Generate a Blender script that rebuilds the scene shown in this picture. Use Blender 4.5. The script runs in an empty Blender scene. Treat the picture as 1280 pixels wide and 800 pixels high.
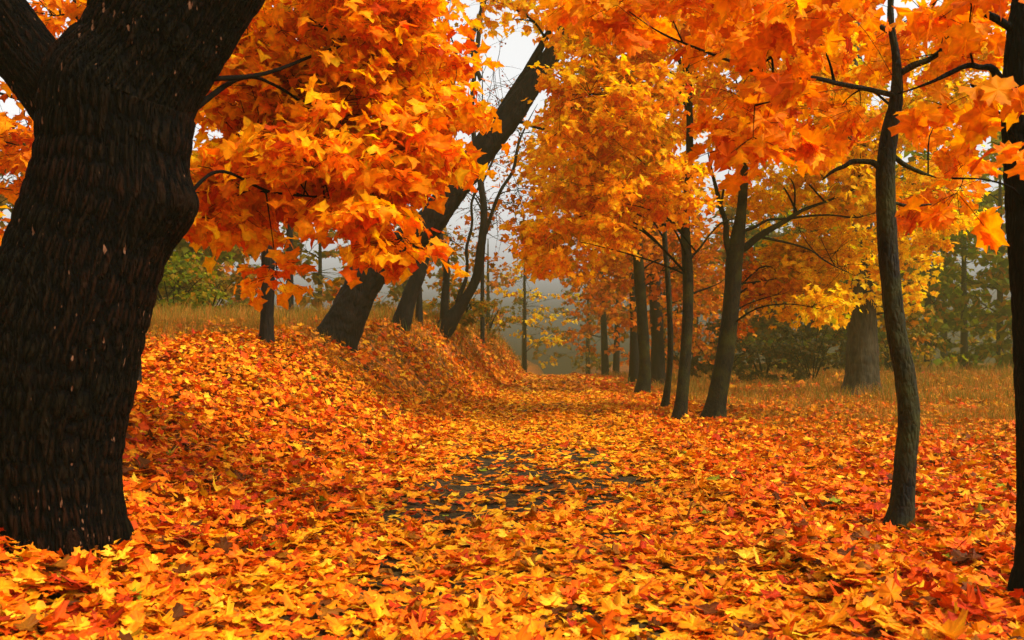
import bpy, math
import numpy as np
from math import radians, sin, cos, pi
from mathutils import Vector

SC = bpy.context.scene
C = SC.collection
rng = np.random.default_rng(7)
F = 1150.0; CAMZ = 1.3; HY = 450.0

def P(px, py, Y):
    "world point at distance Y (m) from the photographer"
    return np.array([(px-640.0)/F*Y, Y, CAMZ+(HY-py)/F*Y])

# ---------------------------------------------------------------- noise
def _h(ix, iy, iz, seed):
    n = (ix*374761393 + iy*668265263 + iz*2147483647 + seed*1274126177) & 0xFFFFFFFF
    n = ((n ^ (n >> 13))*1274126177) & 0xFFFFFFFF
    n = (n ^ (n >> 16)) & 0xFFFFFF
    return n/16777215.0
def n3(x, y, z, seed=0):
    x = np.asarray(x, float); y = np.asarray(y, float)+0*x; z = np.asarray(z, float)+0*x
    xi = np.floor(x).astype(np.int64); yi = np.floor(y).astype(np.int64); zi = np.floor(z).astype(np.int64)
    fx = x-xi; fy = y-yi; fz = z-zi
    fx = fx*fx*(3-2*fx); fy = fy*fy*(3-2*fy); fz = fz*fz*(3-2*fz)
    r = 0
    for a in (0, 1):
        for b in (0, 1):
            for c in (0, 1):
                w = (fx if a else 1-fx)*(fy if b else 1-fy)*(fz if c else 1-fz)
                r = r + w*_h(xi+a, yi+b, zi+c, seed)
    return r
def n2(x, y, seed=0): return n3(x, y, np.zeros_like(np.asarray(x, float)), seed)
def fbm2(x, y, seed=0, o=3):
    r = 0; a = .5; s = 0
    for k in range(o):
        r = r+a*n2(x*2**k, y*2**k, seed+k); s += a; a *= .5
    return r/s
def smooth(t):
    t = np.clip(t, 0, 1); return t*t*(3-2*t)

# ---------------------------------------------------------------- terrain
def path_x(y): return 0.043*np.asarray(y, float)
BH = ([-10, 0, 5, 12, 18, 24, 35, 50, 70, 300], [.9, .92, .95, .97, 1.75, 2.15, 2.9, 3.1, 3.0, 3.0])
BW = ([0, 5, 12, 20, 27, 35, 60, 300], [3.2, 3.2, 4.4, 3.9, 3.1, 2.6, 2.6, 3])
BF = ([0, 6, 12, 22, 32, 60, 300], [2.1, 2.1, 1.95, 2.2, 1.9, 1.9, 1.9])
def ground_z(x, y):
    x = np.asarray(x, float); y = np.asarray(y, float)+0*x
    u = path_x(y)-x
    hb = np.interp(y, *BH)*smooth((u-np.interp(y, *BF))/np.interp(y, *BW))
    r = -u
    hr = -0.13*smooth((r-1.6)/1.2) + 0.5*smooth((r-5)/14)*smooth((y-12)/40)
    off = smooth((np.abs(u)-1.9)/1.5)
    nz = off*(np.where(u < 0, .12, .22)*(fbm2(x*.35+9, y*.35, 3)-.5) + .09*(fbm2(x*1.7, y*1.7, 5)-.5)) + .03*(fbm2(x*1.1, y*1.1, 8)-.5)
    # path edge rut and worn middle
    nz = nz - .05*np.exp(-((np.abs(u)-.85)/.3)**2)*(np.abs(u) < 2)
    for tx, ty, ta, tr in ((-2.7, 5.45, .03, .75), (3.07, 7.3, .03, .28), (2.94, 5.2, .02, .3)):
        nz = nz+ta*np.exp(-((x-tx)**2+(y-ty)**2)/tr**2)
    crest = np.where(y > 72, -.0022*(y-72)**2, 0); crest = np.maximum(crest, -3.2)
    crest = crest*smooth((12-np.abs(u))/8) - 1.0*smooth((y-110)/60)*0
    return hb+hr+nz+crest

# ---------------------------------------------------------------- mesh builder
class MB:
    def __init__(s): s.v = []; s.f = []; s.c = []; s.uv = []; s.m = []; s.n = 0
    def add(s, v, f, c=None, uv=None, mat=0):
        v = np.asarray(v, np.float32); f = np.asarray(f, np.int64)
        s.v.append(v)
        s.f.append((f+s.n))
        if c is None: c = np.ones((len(v), 3), np.float32)
        s.c.append(np.asarray(c, np.float32))
        s.uv.append(np.zeros((len(v), 2), np.float32) if uv is None else np.asarray(uv, np.float32))
        s.m.append(np.full(len(f), mat, np.int32)); s.n += len(v)
    def build(s, name, mats, parent=None, smooth_on=True):
        me = bpy.data.meshes.new(name)
        v = np.concatenate(s.v); c = np.concatenate(s.c); uv = np.concatenate(s.uv)
        me.vertices.add(len(v)); me.vertices.foreach_set('co', v.ravel())
        idx = np.concatenate([f.ravel() for f in s.f]).astype(np.int32)
        size = np.concatenate([np.full(len(f), f.shape[1], np.int32) for f in s.f])
        st = np.concatenate([[0], np.cumsum(size)[:-1]]).astype(np.int32)
        me.loops.add(len(idx)); me.loops.foreach_set('vertex_index', idx)
        me.polygons.add(len(size)); me.polygons.foreach_set('loop_start', st)
        me.polygons.foreach_set('material_index', np.concatenate(s.m))
        me.polygons.foreach_set('use_smooth', np.full(len(size), smooth_on))
        me.update(calc_edges=True)
        a = me.color_attributes.new('Col', 'FLOAT_COLOR', 'POINT')
        a.data.foreach_set('color', np.c_[c, np.ones(len(c), np.float32)].astype(np.float32).ravel())
        l = me.uv_layers.new(name='UVMap')
        l.data.foreach_set('uv', uv[idx].astype(np.float32).ravel())
        for m in (mats if isinstance(mats, (list, tuple)) else [mats]): me.materials.append(m)
        o = bpy.data.objects.new(name, me); C.objects.link(o)
        if parent is not None:
            o.parent = parent
            o.matrix_parent_inverse.identity()
            me.transform(__import__('mathutils').Matrix.Translation(-parent.location))
        return o

def catmull(pts, rad, n):
    pts = np.asarray(pts, float); rad = np.asarray(rad, float)
    A = np.c_[pts, rad]
    A = np.vstack([2*A[0]-A[1], A, 2*A[-1]-A[-2]])
    k = len(A)-3
    t = np.linspace(0, k-1e-6, n); i = t.astype(int); f = (t-i)[:, None]
    p0, p1, p2, p3 = A[i], A[i+1], A[i+2], A[i+3]
    r = .5*((2*p1)+(-p0+p2)*f+(2*p0-5*p1+4*p2-p3)*f**2+(-p0+3*p1-3*p2+p3)*f**3)
    return r[:, :3], np.maximum(r[:, 3], .002)

def tube(mb, pts, rad, seg=8, rings=12, disp=None, mat=0, cap=False, col=None):
    p, r = catmull(pts, rad, rings)
    d = np.gradient(p, axis=0); d /= np.linalg.norm(d, axis=1)[:, None]+1e-9
    ref = np.array([0, -1, 0.]) if abs(d[0][1]) < .8 else np.array([1., 0, 0])
    N = np.zeros_like(p); cur = ref
    for i in range(len(p)):
        cur = cur-d[i]*np.dot(cur, d[i]); cur /= np.linalg.norm(cur)+1e-9; N[i] = cur
    B = np.cross(d, N)
    th = np.linspace(0, 2*pi, seg, endpoint=False)
    s = np.concatenate([[0], np.cumsum(np.linalg.norm(np.diff(p, axis=0), axis=1))])
    TH, S = np.meshgrid(th, s)
    R = np.repeat(r[:, None], seg, 1)
    dirv = np.cos(TH)[..., None]*N[:, None]+np.sin(TH)[..., None]*B[:, None]
    if disp is not None:
        R0 = R; R = R+disp(TH, S, R, p[:, None]+dirv*R[..., None])
        if seg > 200:
            q = R-R0; k = 9; sm = q.copy()
            for ax in (0, 1):
                sm = sum(np.roll(sm, j, ax) for j in range(-k, k+1))/(2*k+1)
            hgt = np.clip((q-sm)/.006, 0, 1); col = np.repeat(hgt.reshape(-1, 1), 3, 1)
    V = p[:, None]+dirv*R[..., None]
    idx = np.arange(rings*seg).reshape(rings, seg)
    a = idx[:-1]; b = np.roll(idx, -1, 1)[:-1]; c_ = np.roll(idx, -1, 1)[1:]; e = idx[1:]
    f = np.stack([a, b, c_, e], -1).reshape(-1, 4)
    uv = np.stack([TH*r.mean()/1.0, S], -1).reshape(-1, 2)
    cc = None if col is None else np.asarray(col, np.float32)
    mb.add(V.reshape(-1, 3), f, cc, uv, mat)
    if cap:
        top = idx[-1]; mid = p[-1]+d[-1]*r[-1]*.3
        mb.add(np.vstack([V[-1], mid]), [[k, (k+1) % seg, seg] for k in range(seg)], None, None, mat)
    return p, r

# ---------------------------------------------------------------- leaves
def _mirror(h):
    h = np.array(h, float); m = h[1:-1][::-1].copy(); m[:, 0] *= -1
    return np.vstack([h, m])
L_HI = _mirror([(0, .04), (.17, -.07), (.40, -.04), (.36, .13), (.48, .22), (.70, .28), (.62, .42), (.64, .62), (.44, .56), (.29, .60),
                (.30, .80), (.12, .84), (0, 1.03)])
L_MID = _mirror([(0, .05), (.38, -.05), (.37, .17), (.66, .42), (.30, .58), (.22, .78), (0, 1.03)])
L_LO = _mirror([(0, 0), (.42, .0), (.38, .2), (.62, .50), (.30, .62), (0, 1.)])
L_FAR = np.array([(0, 0), (.55, .35), (0, 1), (-.55, .4)], float)
SH = {'hi': L_HI, 'mid': L_MID, 'lo': L_LO, 'far': L_FAR}

def srgb(c):
    c = np.asarray(c, float)/255.
    return np.where(c <= .04045, c/12.92, ((c+.055)/1.055)**2.4)
PAL = {
 'orange': [((250, 132, 14), 5), ((253, 152, 18), 5), ((247, 112, 10), 4), ((240, 88, 8), 1.6), ((255, 182, 32), 2.5), ((205, 55, 8), .5)],
 'gold':   [((248, 145, 16), 5), ((252, 168, 22), 5), ((242, 122, 14), 4), ((225, 100, 12), 1.5), ((255, 195, 40), 2.5), ((185, 130, 25), .8)],
 'yellow': [((255, 190, 30), 5), ((250, 170, 22), 4), ((255, 208, 60), 3), ((240, 140, 15), 2.5), ((190, 165, 35), 1)],
 'redor':  [((240, 115, 12), 5), ((232, 100, 10), 3.5), ((248, 132, 16), 4.5), ((205, 65, 8), 1.2), ((252, 150, 22), 2)],
 'dull':   [((215, 120, 16), 4), ((180, 95, 16), 3), ((220, 145, 24), 3), ((140, 100, 25), 3), ((215, 110, 15), 2)],
 'green':  [((110, 125, 18), 5), ((135, 138, 20), 4), ((85, 105, 18), 3), ((165, 140, 22), 3), ((190, 130, 20), 1.2)],
 'olive':  [((125, 110, 28), 4), ((150, 115, 28), 4), ((100, 95, 25), 3), ((185, 120, 25), 2)],
 'dark':   [((60, 58, 20), 4), ((75, 66, 20), 3), ((90, 70, 20), 2), ((48, 50, 20), 3)],
 'rust':   [((150, 70, 40), 4), ((120, 65, 45), 3), ((170, 90, 40), 2)],
 'g_mix':  [((250, 112, 10), 5), ((245, 92, 8), 4), ((253, 140, 18), 4), ((222, 66, 8), 2.6), ((255, 172, 35), 2.2), ((180, 40, 8), 1.3), ((150, 72, 20), 1.3), ((255, 208, 70), .6), ((95, 38, 12), 1.5), ((140, 130, 30), .25)],
 'g_red':  [((245, 92, 8), 5), ((225, 66, 8), 4), ((252, 120, 14), 3.5), ((190, 42, 8), 2.5), ((253, 150, 24), 2), ((255, 190, 50), .8), ((110, 42, 14), 1.6)],
 'g_yel':  [((253, 150, 18), 5), ((255, 172, 28), 4), ((250, 128, 14), 4), ((240, 105, 12), 2), ((255, 200, 55), 1.8), ((150, 75, 18), 1.3)],
 'g_brown':[((200, 105, 18), 4), ((175, 85, 16), 3), ((225, 125, 20), 3), ((150, 80, 20), 2), ((240, 140, 22), 2), ((205, 70, 12), 1.4)],
}
def pick(name, n):
    p = PAL[name]; w = np.array([q[1] for q in p], float); w /= w.sum()
    c = srgb(np.array([q[0] for q in p]))[rng.choice(len(p), n, p=w)]
    if name in WARM:
        g = c[:, 1]; c = np.stack([c[:, 0]*.95, g*np.maximum((1.42 if name[:2] == 'g_' else 1.68)-.9*g, .9), c[:, 2]*.4], -1)
    return c
WARM = ('orange', 'gold', 'yellow', 'redor', 'g_mix', 'g_red', 'g_yel', 'g_brown')

def norm(a): return a/(np.linalg.norm(a, axis=-1, keepdims=True)+1e-9)
def leaves(mb, pos, tip, nor, size, col, lod='mid', curl=.35, mat=0, edge=.25):
    "pos (n,3) leaf base; tip direction; normal; size = leaf length; one merged write"
    n = len(pos)
    if not n: return
    S = SH[lod]; k = len(S)
    t = norm(tip); m = norm(nor-t*(nor*t).sum(-1, keepdims=True)); b = np.cross(t, m)
    x = S[:, 0][None]*(rng.uniform(.85, 1.12, n)[:, None]); y = np.repeat(S[:, 1][None], n, 0)
    x = x+rng.normal(0, .02, x.shape)*(k > 5); y = y+rng.normal(0, .02, y.shape)*(k > 5)
    curl = curl*rng.uniform(.5, 1.9, (n)); sk = rng.normal(0, .10, (n, 1)); x = x*(1+sk*(y-.4)*2)+sk*y*.6; y = y+rng.normal(0, .12, (n, 1))*x
    c1 = rng.normal(-.15, curl, n)[:, None]; c2 = rng.normal(-.2, curl, n)[:, None]; c3 = rng.normal(.12, curl*.5, n)[:, None]; c4 = rng.normal(0, curl*.8, n)[:, None]
    fz = lambda X, Y_: c1*X*X+c2*(Y_-.35)**2+c3*np.abs(X)+c4*X*(Y_-.3)
    z = fz(x, y)+(rng.normal(0, .035, x.shape) if k > 5 else 0)
    if lod == 'far':
        X, Yy, Z = x, y, z; faces = np.array([[0, 1, 2], [0, 2, 3]])
    else:
        X = np.c_[x, np.zeros(n)]; Yy = np.c_[y, np.full(n, .36)]; Z = np.c_[z, fz(np.zeros((n, 1)), np.full((n, 1), .36))-.01]
        faces = np.array([[k, i, (i+1) % k] for i in range(k)])
    kk = X.shape[1]
    sz = np.asarray(size)[:, None, None]
    V = pos[:, None]+sz*(X[..., None]*b[:, None]+Yy[..., None]*t[:, None]+Z[..., None]*m[:, None])
    f = (faces[None]+(np.arange(n)*kk)[:, None, None]).reshape(-1, 3)
    cc = np.repeat(col[:, None], kk, 1)*rng.uniform(1-edge, 1.05, (n, kk, 1))
    cc[:, :, 1] *= rng.uniform(1-edge*1.2, 1.08, (n, kk))
    if lod != 'far': cc[:, -1] = col*1.12
    uv = np.stack([X, Yy], -1)
    mb.add(V.reshape(-1, 3), f, np.clip(cc, 0, 1).reshape(-1, 3), uv.reshape(-1, 2), mat)

# ---------------------------------------------------------------- materials
def newmat(name):
    m = bpy.data.materials.new(name); m.use_nodes = True
    nt = m.node_tree; nt.nodes.clear()
    return m, nt, nt.nodes.new, nt.links.new
def leaf_mat(name, transl=.45, rough=.5, spec=.3, gain=1.0, tint=(1, 1, 1)):
    m, nt, N, L = newmat(name)
    out = N('ShaderNodeOutputMaterial'); pr = N('ShaderNodeBsdfPrincipled'); tr = N('ShaderNodeBsdfTranslucent'); mx = N('ShaderNodeMixShader')
    a = N('ShaderNodeAttribute'); a.attribute_name = 'Col'
    # veins and mottling from the leaf's own coordinates
    uv = N('ShaderNodeUVMap'); tc = N('ShaderNodeTexCoord')
    no = N('ShaderNodeTexNoise'); no.inputs['Scale'].default_value = 26; no.inputs['Detail'].default_value = 3
    L(tc.outputs['Object'], no.inputs['Vector'])
    ramp = N('ShaderNodeMapRange'); ramp.inputs['From Min'].default_value = .3; ramp.inputs['From Max'].default_value = .7
    ramp.inputs['To Min'].default_value = .72*gain; ramp.inputs['To Max'].default_value = 1.12*gain
    L(no.outputs['Fac'], ramp.inputs['Value'])
    mul = N('ShaderNodeVectorMath'); mul.operation = 'SCALE'
    L(a.outputs['Color'], mul.inputs[0]); L(ramp.outputs['Result'], mul.inputs['Scale'])
    mt = N('ShaderNodeVectorMath'); mt.operation = 'MULTIPLY'; mt.inputs[1].default_value = tint
    L(mul.outputs[0], mt.inputs[0])
    L(mt.outputs[0], pr.inputs['Base Color']); pr.inputs['Roughness'].default_value = rough; pr.inputs['Specular IOR Level'].default_value = spec
    sat = N('ShaderNodeHueSaturation'); sat.inputs['Saturation'].default_value = 1.05; sat.inputs['Value'].default_value = 1.05
    L(mt.outputs[0], sat.inputs['Color']); L(sat.outputs['Color'], tr.inputs['Color'])
    mx.inputs[0].default_value = transl
    L(pr.outputs[0], mx.inputs[1]); L(tr.outputs[0], mx.inputs[2]); L(mx.outputs[0], out.inputs['Surface'])
    return m
def bark_mat(name, c0, c1, su=18, sv=4, bump=.6, fleck=0.0, moss=None, spec=.25, ridge=None):
    m, nt, N, L = newmat(name)
    out = N('ShaderNodeOutputMaterial'); pr = N('ShaderNodeBsdfPrincipled'); L(pr.outputs[0], out.inputs['Surface'])
    tc = N('ShaderNodeTexCoord'); mp = N('ShaderNodeMapping'); mp.inputs['Scale'].default_value = (su, su, sv)
    L(tc.outputs['Object'], mp.inputs['Vector'])
    no = N('ShaderNodeTexNoise'); no.inputs['Scale'].default_value = 1; no.inputs['Detail'].default_value = 5; no.inputs['Distortion'].default_value = .7
    L(mp.outputs[0], no.inputs['Vector'])
    vo = N('ShaderNodeTexVoronoi'); vo.feature = 'DISTANCE_TO_EDGE'; vo.inputs['Scale'].default_value = 1.3
    L(mp.outputs[0], vo.inputs['Vector'])
    rp = N('ShaderNodeValToRGB'); rp.color_ramp.elements[0].position = .35; rp.color_ramp.elements[1].position = .7
    rp.color_ramp.elements[0].color = (*c0, 1); rp.color_ramp.elements[1].color = (*c1, 1)
    L(no.outputs['Fac'], rp.inputs[0]); col = rp.outputs[0]
    if moss:
        n2_ = N('ShaderNodeTexNoise'); n2_.inputs['Scale'].default_value = 3.0; n2_.inputs['Detail'].default_value = 4
        L(tc.outputs['Object'], n2_.inputs['Vector'])
        mr = N('ShaderNodeMapRange'); mr.inputs['From Min'].default_value = .45; mr.inputs['From Max'].default_value = .65
        L(n2_.outputs['Fac'], mr.inputs['Value'])
        mix = N('ShaderNodeMix'); mix.data_type = 'RGBA'; L(mr.outputs['Result'], mix.inputs[0])
        L(col, mix.inputs[6]); mix.inputs[7].default_value = (*moss, 1); col = mix.outputs[2]
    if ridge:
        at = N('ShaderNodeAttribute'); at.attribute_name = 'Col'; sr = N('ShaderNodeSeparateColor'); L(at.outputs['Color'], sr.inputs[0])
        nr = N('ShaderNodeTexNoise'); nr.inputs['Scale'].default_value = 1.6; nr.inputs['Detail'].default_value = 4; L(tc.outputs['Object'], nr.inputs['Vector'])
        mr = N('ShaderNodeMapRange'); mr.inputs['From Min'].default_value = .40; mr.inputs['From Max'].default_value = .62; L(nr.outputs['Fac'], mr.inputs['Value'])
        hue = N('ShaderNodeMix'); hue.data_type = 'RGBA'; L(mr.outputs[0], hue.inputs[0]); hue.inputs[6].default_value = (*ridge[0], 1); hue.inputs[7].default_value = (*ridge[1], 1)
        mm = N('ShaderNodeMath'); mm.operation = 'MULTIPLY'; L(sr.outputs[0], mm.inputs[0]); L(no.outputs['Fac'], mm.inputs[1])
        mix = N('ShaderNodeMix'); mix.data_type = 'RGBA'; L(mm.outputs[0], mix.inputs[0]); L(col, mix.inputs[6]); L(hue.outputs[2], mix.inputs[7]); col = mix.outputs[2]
    if fleck > 0:
        m2 = N('ShaderNodeMapping'); m2.inputs['Scale'].default_value = (42, 42, 13); L(tc.outputs['Object'], m2.inputs['Vector'])
        nf = N('ShaderNodeTexNoise'); nf.inputs['Scale'].default_value = 1; nf.inputs['Detail'].default_value = 1
        L(m2.outputs[0], nf.inputs['Vector'])
        nb = N('ShaderNodeTexNoise'); nb.inputs['Scale'].default_value = 1.9; nb.inputs['Detail'].default_value = 2; L(tc.outputs['Object'], nb.inputs['Vector'])
        ad = N('ShaderNodeMath'); ad.operation = 'MULTIPLY_ADD'; ad.inputs[1].default_value = .42; L(nb.outputs['Fac'], ad.inputs[0]); L(nf.outputs['Fac'], ad.inputs[2])
        mr = N('ShaderNodeMapRange'); mr.inputs['From Min'].default_value = .955; mr.inputs['From Max'].default_value = .985
        L(ad.outputs[0], mr.inputs['Value'])
        mix = N('ShaderNodeMix'); mix.data_type = 'RGBA'; L(mr.outputs['Result'], mix.inputs[0])
        L(col, mix.inputs[6]); mix.inputs[7].default_value = (.30*fleck, .13*fleck, .06*fleck, 1); col = mix.outputs[2]
    L(col, pr.inputs['Base Color']); pr.inputs['Roughness'].default_value = .8; pr.inputs['Specular IOR Level'].default_value = spec
    ad2 = N('ShaderNodeMath'); ad2.operation = 'MULTIPLY_ADD'; ad2.inputs[1].default_value = 1.2
    L(vo.outputs['Distance'], ad2.inputs[0]); L(no.outputs['Fac'], ad2.inputs[2])
    bp = N('ShaderNodeBump'); bp.inputs['Strength'].default_value = bump; bp.inputs['Distance'].default_value = .02
    L(ad2.outputs[0], bp.inputs['Height']); L(bp.outputs[0], pr.inputs['Normal'])
    return m
M_LEAF = leaf_mat('autumn_leaf', .56, .6, .06, 1.08)
M_LITTER = leaf_mat('fallen_leaf', .2, .6, .08, .88)
M_GRASS = leaf_mat('dry_grass', .3, .7, .1)
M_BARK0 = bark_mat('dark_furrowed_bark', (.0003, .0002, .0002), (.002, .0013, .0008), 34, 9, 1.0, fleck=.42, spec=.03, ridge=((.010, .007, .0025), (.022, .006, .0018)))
M_BARK1 = bark_mat('smooth_maple_bark', (.003, .002, .001), (.020, .014, .003), 22, 9, .9, moss=(.028, .027, .003), spec=.12)
M_BARK2 = bark_mat('damp_brown_bark', (.003, .002, .0015), (.015, .010, .005), 14, 4, .8, spec=.1)
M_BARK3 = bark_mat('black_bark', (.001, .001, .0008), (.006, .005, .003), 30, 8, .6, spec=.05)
M_BARK4 = bark_mat('pale_bark', (.014, .011, .005), (.055, .040, .016), 9, 2, .9, spec=.12)
M_TWIG = bark_mat('twig_bark', (.002, .0015, .001), (.007, .005, .003), 40, 20, .4, spec=.02)

def ground_mat(name, path=False):
    m, nt, N, L = newmat(name)
    out = N('ShaderNodeOutputMaterial'); pr = N('ShaderNodeBsdfPrincipled'); L(pr.outputs[0], out.inputs['Surface'])
    tc = N('ShaderNodeTexCoord')
    no = N('ShaderNodeTexNoise'); no.inputs['Scale'].default_value = 14; no.inputs['Detail'].default_value = 6; L(tc.outputs['Object'], no.inputs['Vector'])
    rp = N('ShaderNodeValToRGB'); e = rp.color_ramp.elements
    if path:
        e[0].color = (.008, .005, .0015, 1); e[1].color = (.060, .033, .006, 1)
    else:
        e[0].color = (.020, .012, .005, 1); e[1].color = (.09, .042, .012, 1)
    e[0].position = .35; e[1].position = .68; L(no.outputs['Fac'], rp.inputs[0])
    vo = N('ShaderNodeTexVoronoi'); vo.inputs['Scale'].default_value = 9; L(tc.outputs['Object'], vo.inputs['Vector'])
    r2 = N('ShaderNodeValToRGB'); r2.color_ramp.interpolation = 'CONSTANT'
    sep = N('ShaderNodeSeparateColor'); L(vo.outputs['Color'], sep.inputs[0]); L(sep.outputs[0], r2.inputs[0])
    els = r2.color_ramp.elements; els[0].position = 0; els[0].color = (.36, .07, .006, 1); els[1].position = .3; els[1].color = (.55, .13, .008, 1)
    for p_, c_ in ((.55, (.22, .05, .01, 1)), (.72, (.6, .2, .015, 1)), (.88, (.10, .04, .012, 1))):
        q = els.new(p_); q.color = c_
    wet = N('ShaderNodeMapRange'); L(sep.outputs[1], wet.inputs['Value'])
    wet.inputs['From Min'].default_value = 1.5 if path else .30; wet.inputs['From Max'].default_value = 1.6 if path else .34
    mix = N('ShaderNodeMix'); mix.data_type = 'RGBA'; L(wet.outputs[0], mix.inputs[0]); L(rp.outputs[0], mix.inputs[6]); L(r2.outputs[0], mix.inputs[7])
    L(mix.outputs[2], pr.inputs['Base Color']); pr.inputs['Roughness'].default_value = .85; pr.inputs['Specular IOR Level'].default_value = .1
    bp = N('ShaderNodeBump'); bp.inputs['Strength'].default_value = .6; bp.inputs['Distance'].default_value = .03
    L(no.outputs['Fac'], bp.inputs['Height']); L(bp.outputs[0], pr.inputs['Normal'])
    return m
M_GROUND = ground_mat('leaf_mould'); M_PATH = ground_mat('dark_path_soil', True)

# ---------------------------------------------------------------- ground + path
def axis(parts):
    return np.unique(np.concatenate([np.arange(a, b, s) for a, b, s in parts]))
gx = axis([(-260, -40, 12), (-40, -14, 1.5), (-14, 14, .22), (14, 50, 1.5), (50, 261, 12)])
gy = axis([(-60, -4, 4), (-4, 22, .22), (22, 60, .5), (60, 130, 1.2), (130, 300, 8)])
def grid(name, X, Y, dz, mat):
    mb = MB(); Z = ground_z(X, Y)+dz
    r, c = X.shape; idx = np.arange(r*c).reshape(r, c)
    f = np.stack([idx[:-1, :-1], idx[:-1, 1:], idx[1:, 1:], idx[1:, :-1]], -1).reshape(-1, 4)
    mb.add(np.stack([X, Y, Z], -1).reshape(-1, 3), f)
    o = mb.build(name, mat); o['kind'] = 'structure'; return o
GX, GY = np.meshgrid(gx, gy)
grid('ground', GX, GY, 0, M_GROUND)
py_ = axis([(-4, 30, .2), (30, 92, .5)]); pu = np.linspace(-1.9, 1.9, 30)
PU, PY = np.meshgrid(pu, py_)
wob = 1+.10*(fbm2(PY*.5, PY*0+np.sign(PU)*3, 21)-.5)
grid('path', path_x(PY)+PU*wob, PY, .012, M_PATH)

# ---------------------------------------------------------------- leaf litter
def litter_points(y0, y1, dens, margin=1.6):
    xmax = y1*.56+margin
    n = int(dens*(y1-y0)*2*xmax)
    x = rng.uniform(-xmax, xmax, n); y = rng.uniform(y0, y1, n)
    k = np.abs(x) < y*.56+margin
    return x[k], y[k]
def gnormal(x, y, e=.12):
    gxx = (ground_z(x+e, y)-ground_z(x-e, y))/(2*e); gyy = (ground_z(x, y+e)-ground_z(x, y-e))/(2*e)
    return norm(np.stack([-gxx, -gyy, np.ones_like(gxx)], -1))
def keep_prob(x, y):
    u = x-path_x(y)
    p = np.ones_like(x)
    q = fbm2(x*1.6, y*1.0, 31)
    # worn patch in the middle of the path
    d = ((u+.27)/1.05)**2+((y-10.2)/2.8)**2
    q2 = fbm2(x*4.5, y*3.0, 35)
    p = np.where((d < 2.4), np.minimum(p, .06+.16*smooth((q-.40)/.25)+.34*smooth((q2-.48)/.16)+.6*smooth((d-.7)/1.6)), p)
    on = np.abs(u) < 1.4
    p = np.where(on, p*(.30+.75*smooth((fbm2(x*2.8, y*1.7, 44)-.38)/.22)), p)
    # grassy places carry fewer leaves
    g = grassy(x, y)
    return np.clip(p, 0, 1)*(1-np.where(u > 0, .5, .68)*g)
def grassy(x, y):
    u = path_x(y)-x
    left = smooth((u-np.interp(y, [0, 12, 22, 35, 60], [9, 7.5, 5.0, 2.9, 2.6]))/1.2)*smooth((y-9)/8)
    patch = smooth((fbm2(x*.5, y*.5, 61)-.50)/.14)*smooth((u-2.4)/1.5)*smooth((y-14)/8)
    right = smooth((-u-3.2)/2.)*smooth((y-11)/9)*(.6+.4*smooth((fbm2(x*.4, y*.4, 62)-.42)/.2))
    face = .8*smooth((u-2.2)/1.2)*smooth((y-16)/7)*(.4+.6*smooth((fbm2(x*.7, y*.7, 63)-.40)/.2))
    return np.clip(np.maximum(np.maximum(left, face), np.maximum(patch*.7, right)), 0, 1)
def litter(name, bands, label):
    mb = MB()
    for (y0, y1, dens, size, lod, tilt) in bands:
        x, y = litter_points(y0, y1, dens)
        k = rng.random(len(x)) < keep_prob(x, y); x = x[k]; y = y[k]
        u = x-path_x(y); n = len(x)
        dp = ((u+.27)/1.05)**2+((y-10.2)/2.8)**2
        z = ground_z(x, y)+.016+rng.random(n)**1.6*np.where(dp < 1.2, .008, np.where(np.abs(u) < 1.5, .02, .085))*np.clip(size/.15, 1, 2)
        z = z+np.where(dp < 1.4, 0, .07*smooth((fbm2(x*3.2, y*3.2, 77)-.48)/.25)*np.where(np.abs(u) < 1.5, .15, 1))
        nrm = gnormal(x, y)
        onp = np.abs(u) < 1.7
        tl = np.where(dp < 1.4, .5, np.where(onp, .42, 1.25))*tilt
        nor = nrm+rng.normal(0, 1, (n, 3))*tl[:, None]
        a = rng.uniform(0, 2*pi, n); tip = np.stack([np.cos(a), np.sin(a), rng.normal(0, .15, n)], -1)
        t1 = fbm2(x*.45, y*.45, 71)
        r1 = rng.random(n)+(t1-.5)*1.6
        pr = np.zeros((n, 3))
        far = smooth((y-9)/14)
        yel = np.where(onp, .55+1.5*far, .15+.40*far)
        red = np.where(u < -1.8, .45*(1-.6*far), np.where(u > 1.6, .42*(1-.2*far), .16*(1-far)))
        br = grassy(x, y)*1.3
        w = np.stack([yel*(.6+.8*(1-t1)), red*(.5+1.1*t1), br, np.full(n, .5)], -1); w /= w.sum(1, keepdims=True)
        cw = np.cumsum(w, 1); rr = rng.random(n)[:, None]; sel = (rr > cw).sum(1)
        for i, pn in enumerate(('g_yel', 'g_red', 'g_brown', 'g_mix')):
            q = sel == i; pr[q] = pick(pn, q.sum())
        sz = size*rng.uniform(.45, 1.3, n)
        base = np.stack([x, y, z], -1)-norm(tip)*sz[:, None]*.4
        base[:, 2] = z+sz*np.abs(rng.normal(0, .12, n))
        leaves(mb, base, tip, nor, sz, pr, lod, curl=.32, edge=.35)
    o = mb.build(name, M_LITTER, smooth_on=False); o['kind'] = 'stuff'; o['label'] = label
litter('fallen_leaves', [(2.5, 7.5, 880, .098, 'hi', .24), (7.5, 12, 600, .108, 'mid', .28), (12, 20, 380, .115, 'lo', .30), (20, 38, 120, .15, 'lo', .32), (38, 86, 34, .27, 'far', .36)],
       'deep carpet of orange red and yellow maple leaves over path and banks')

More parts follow.
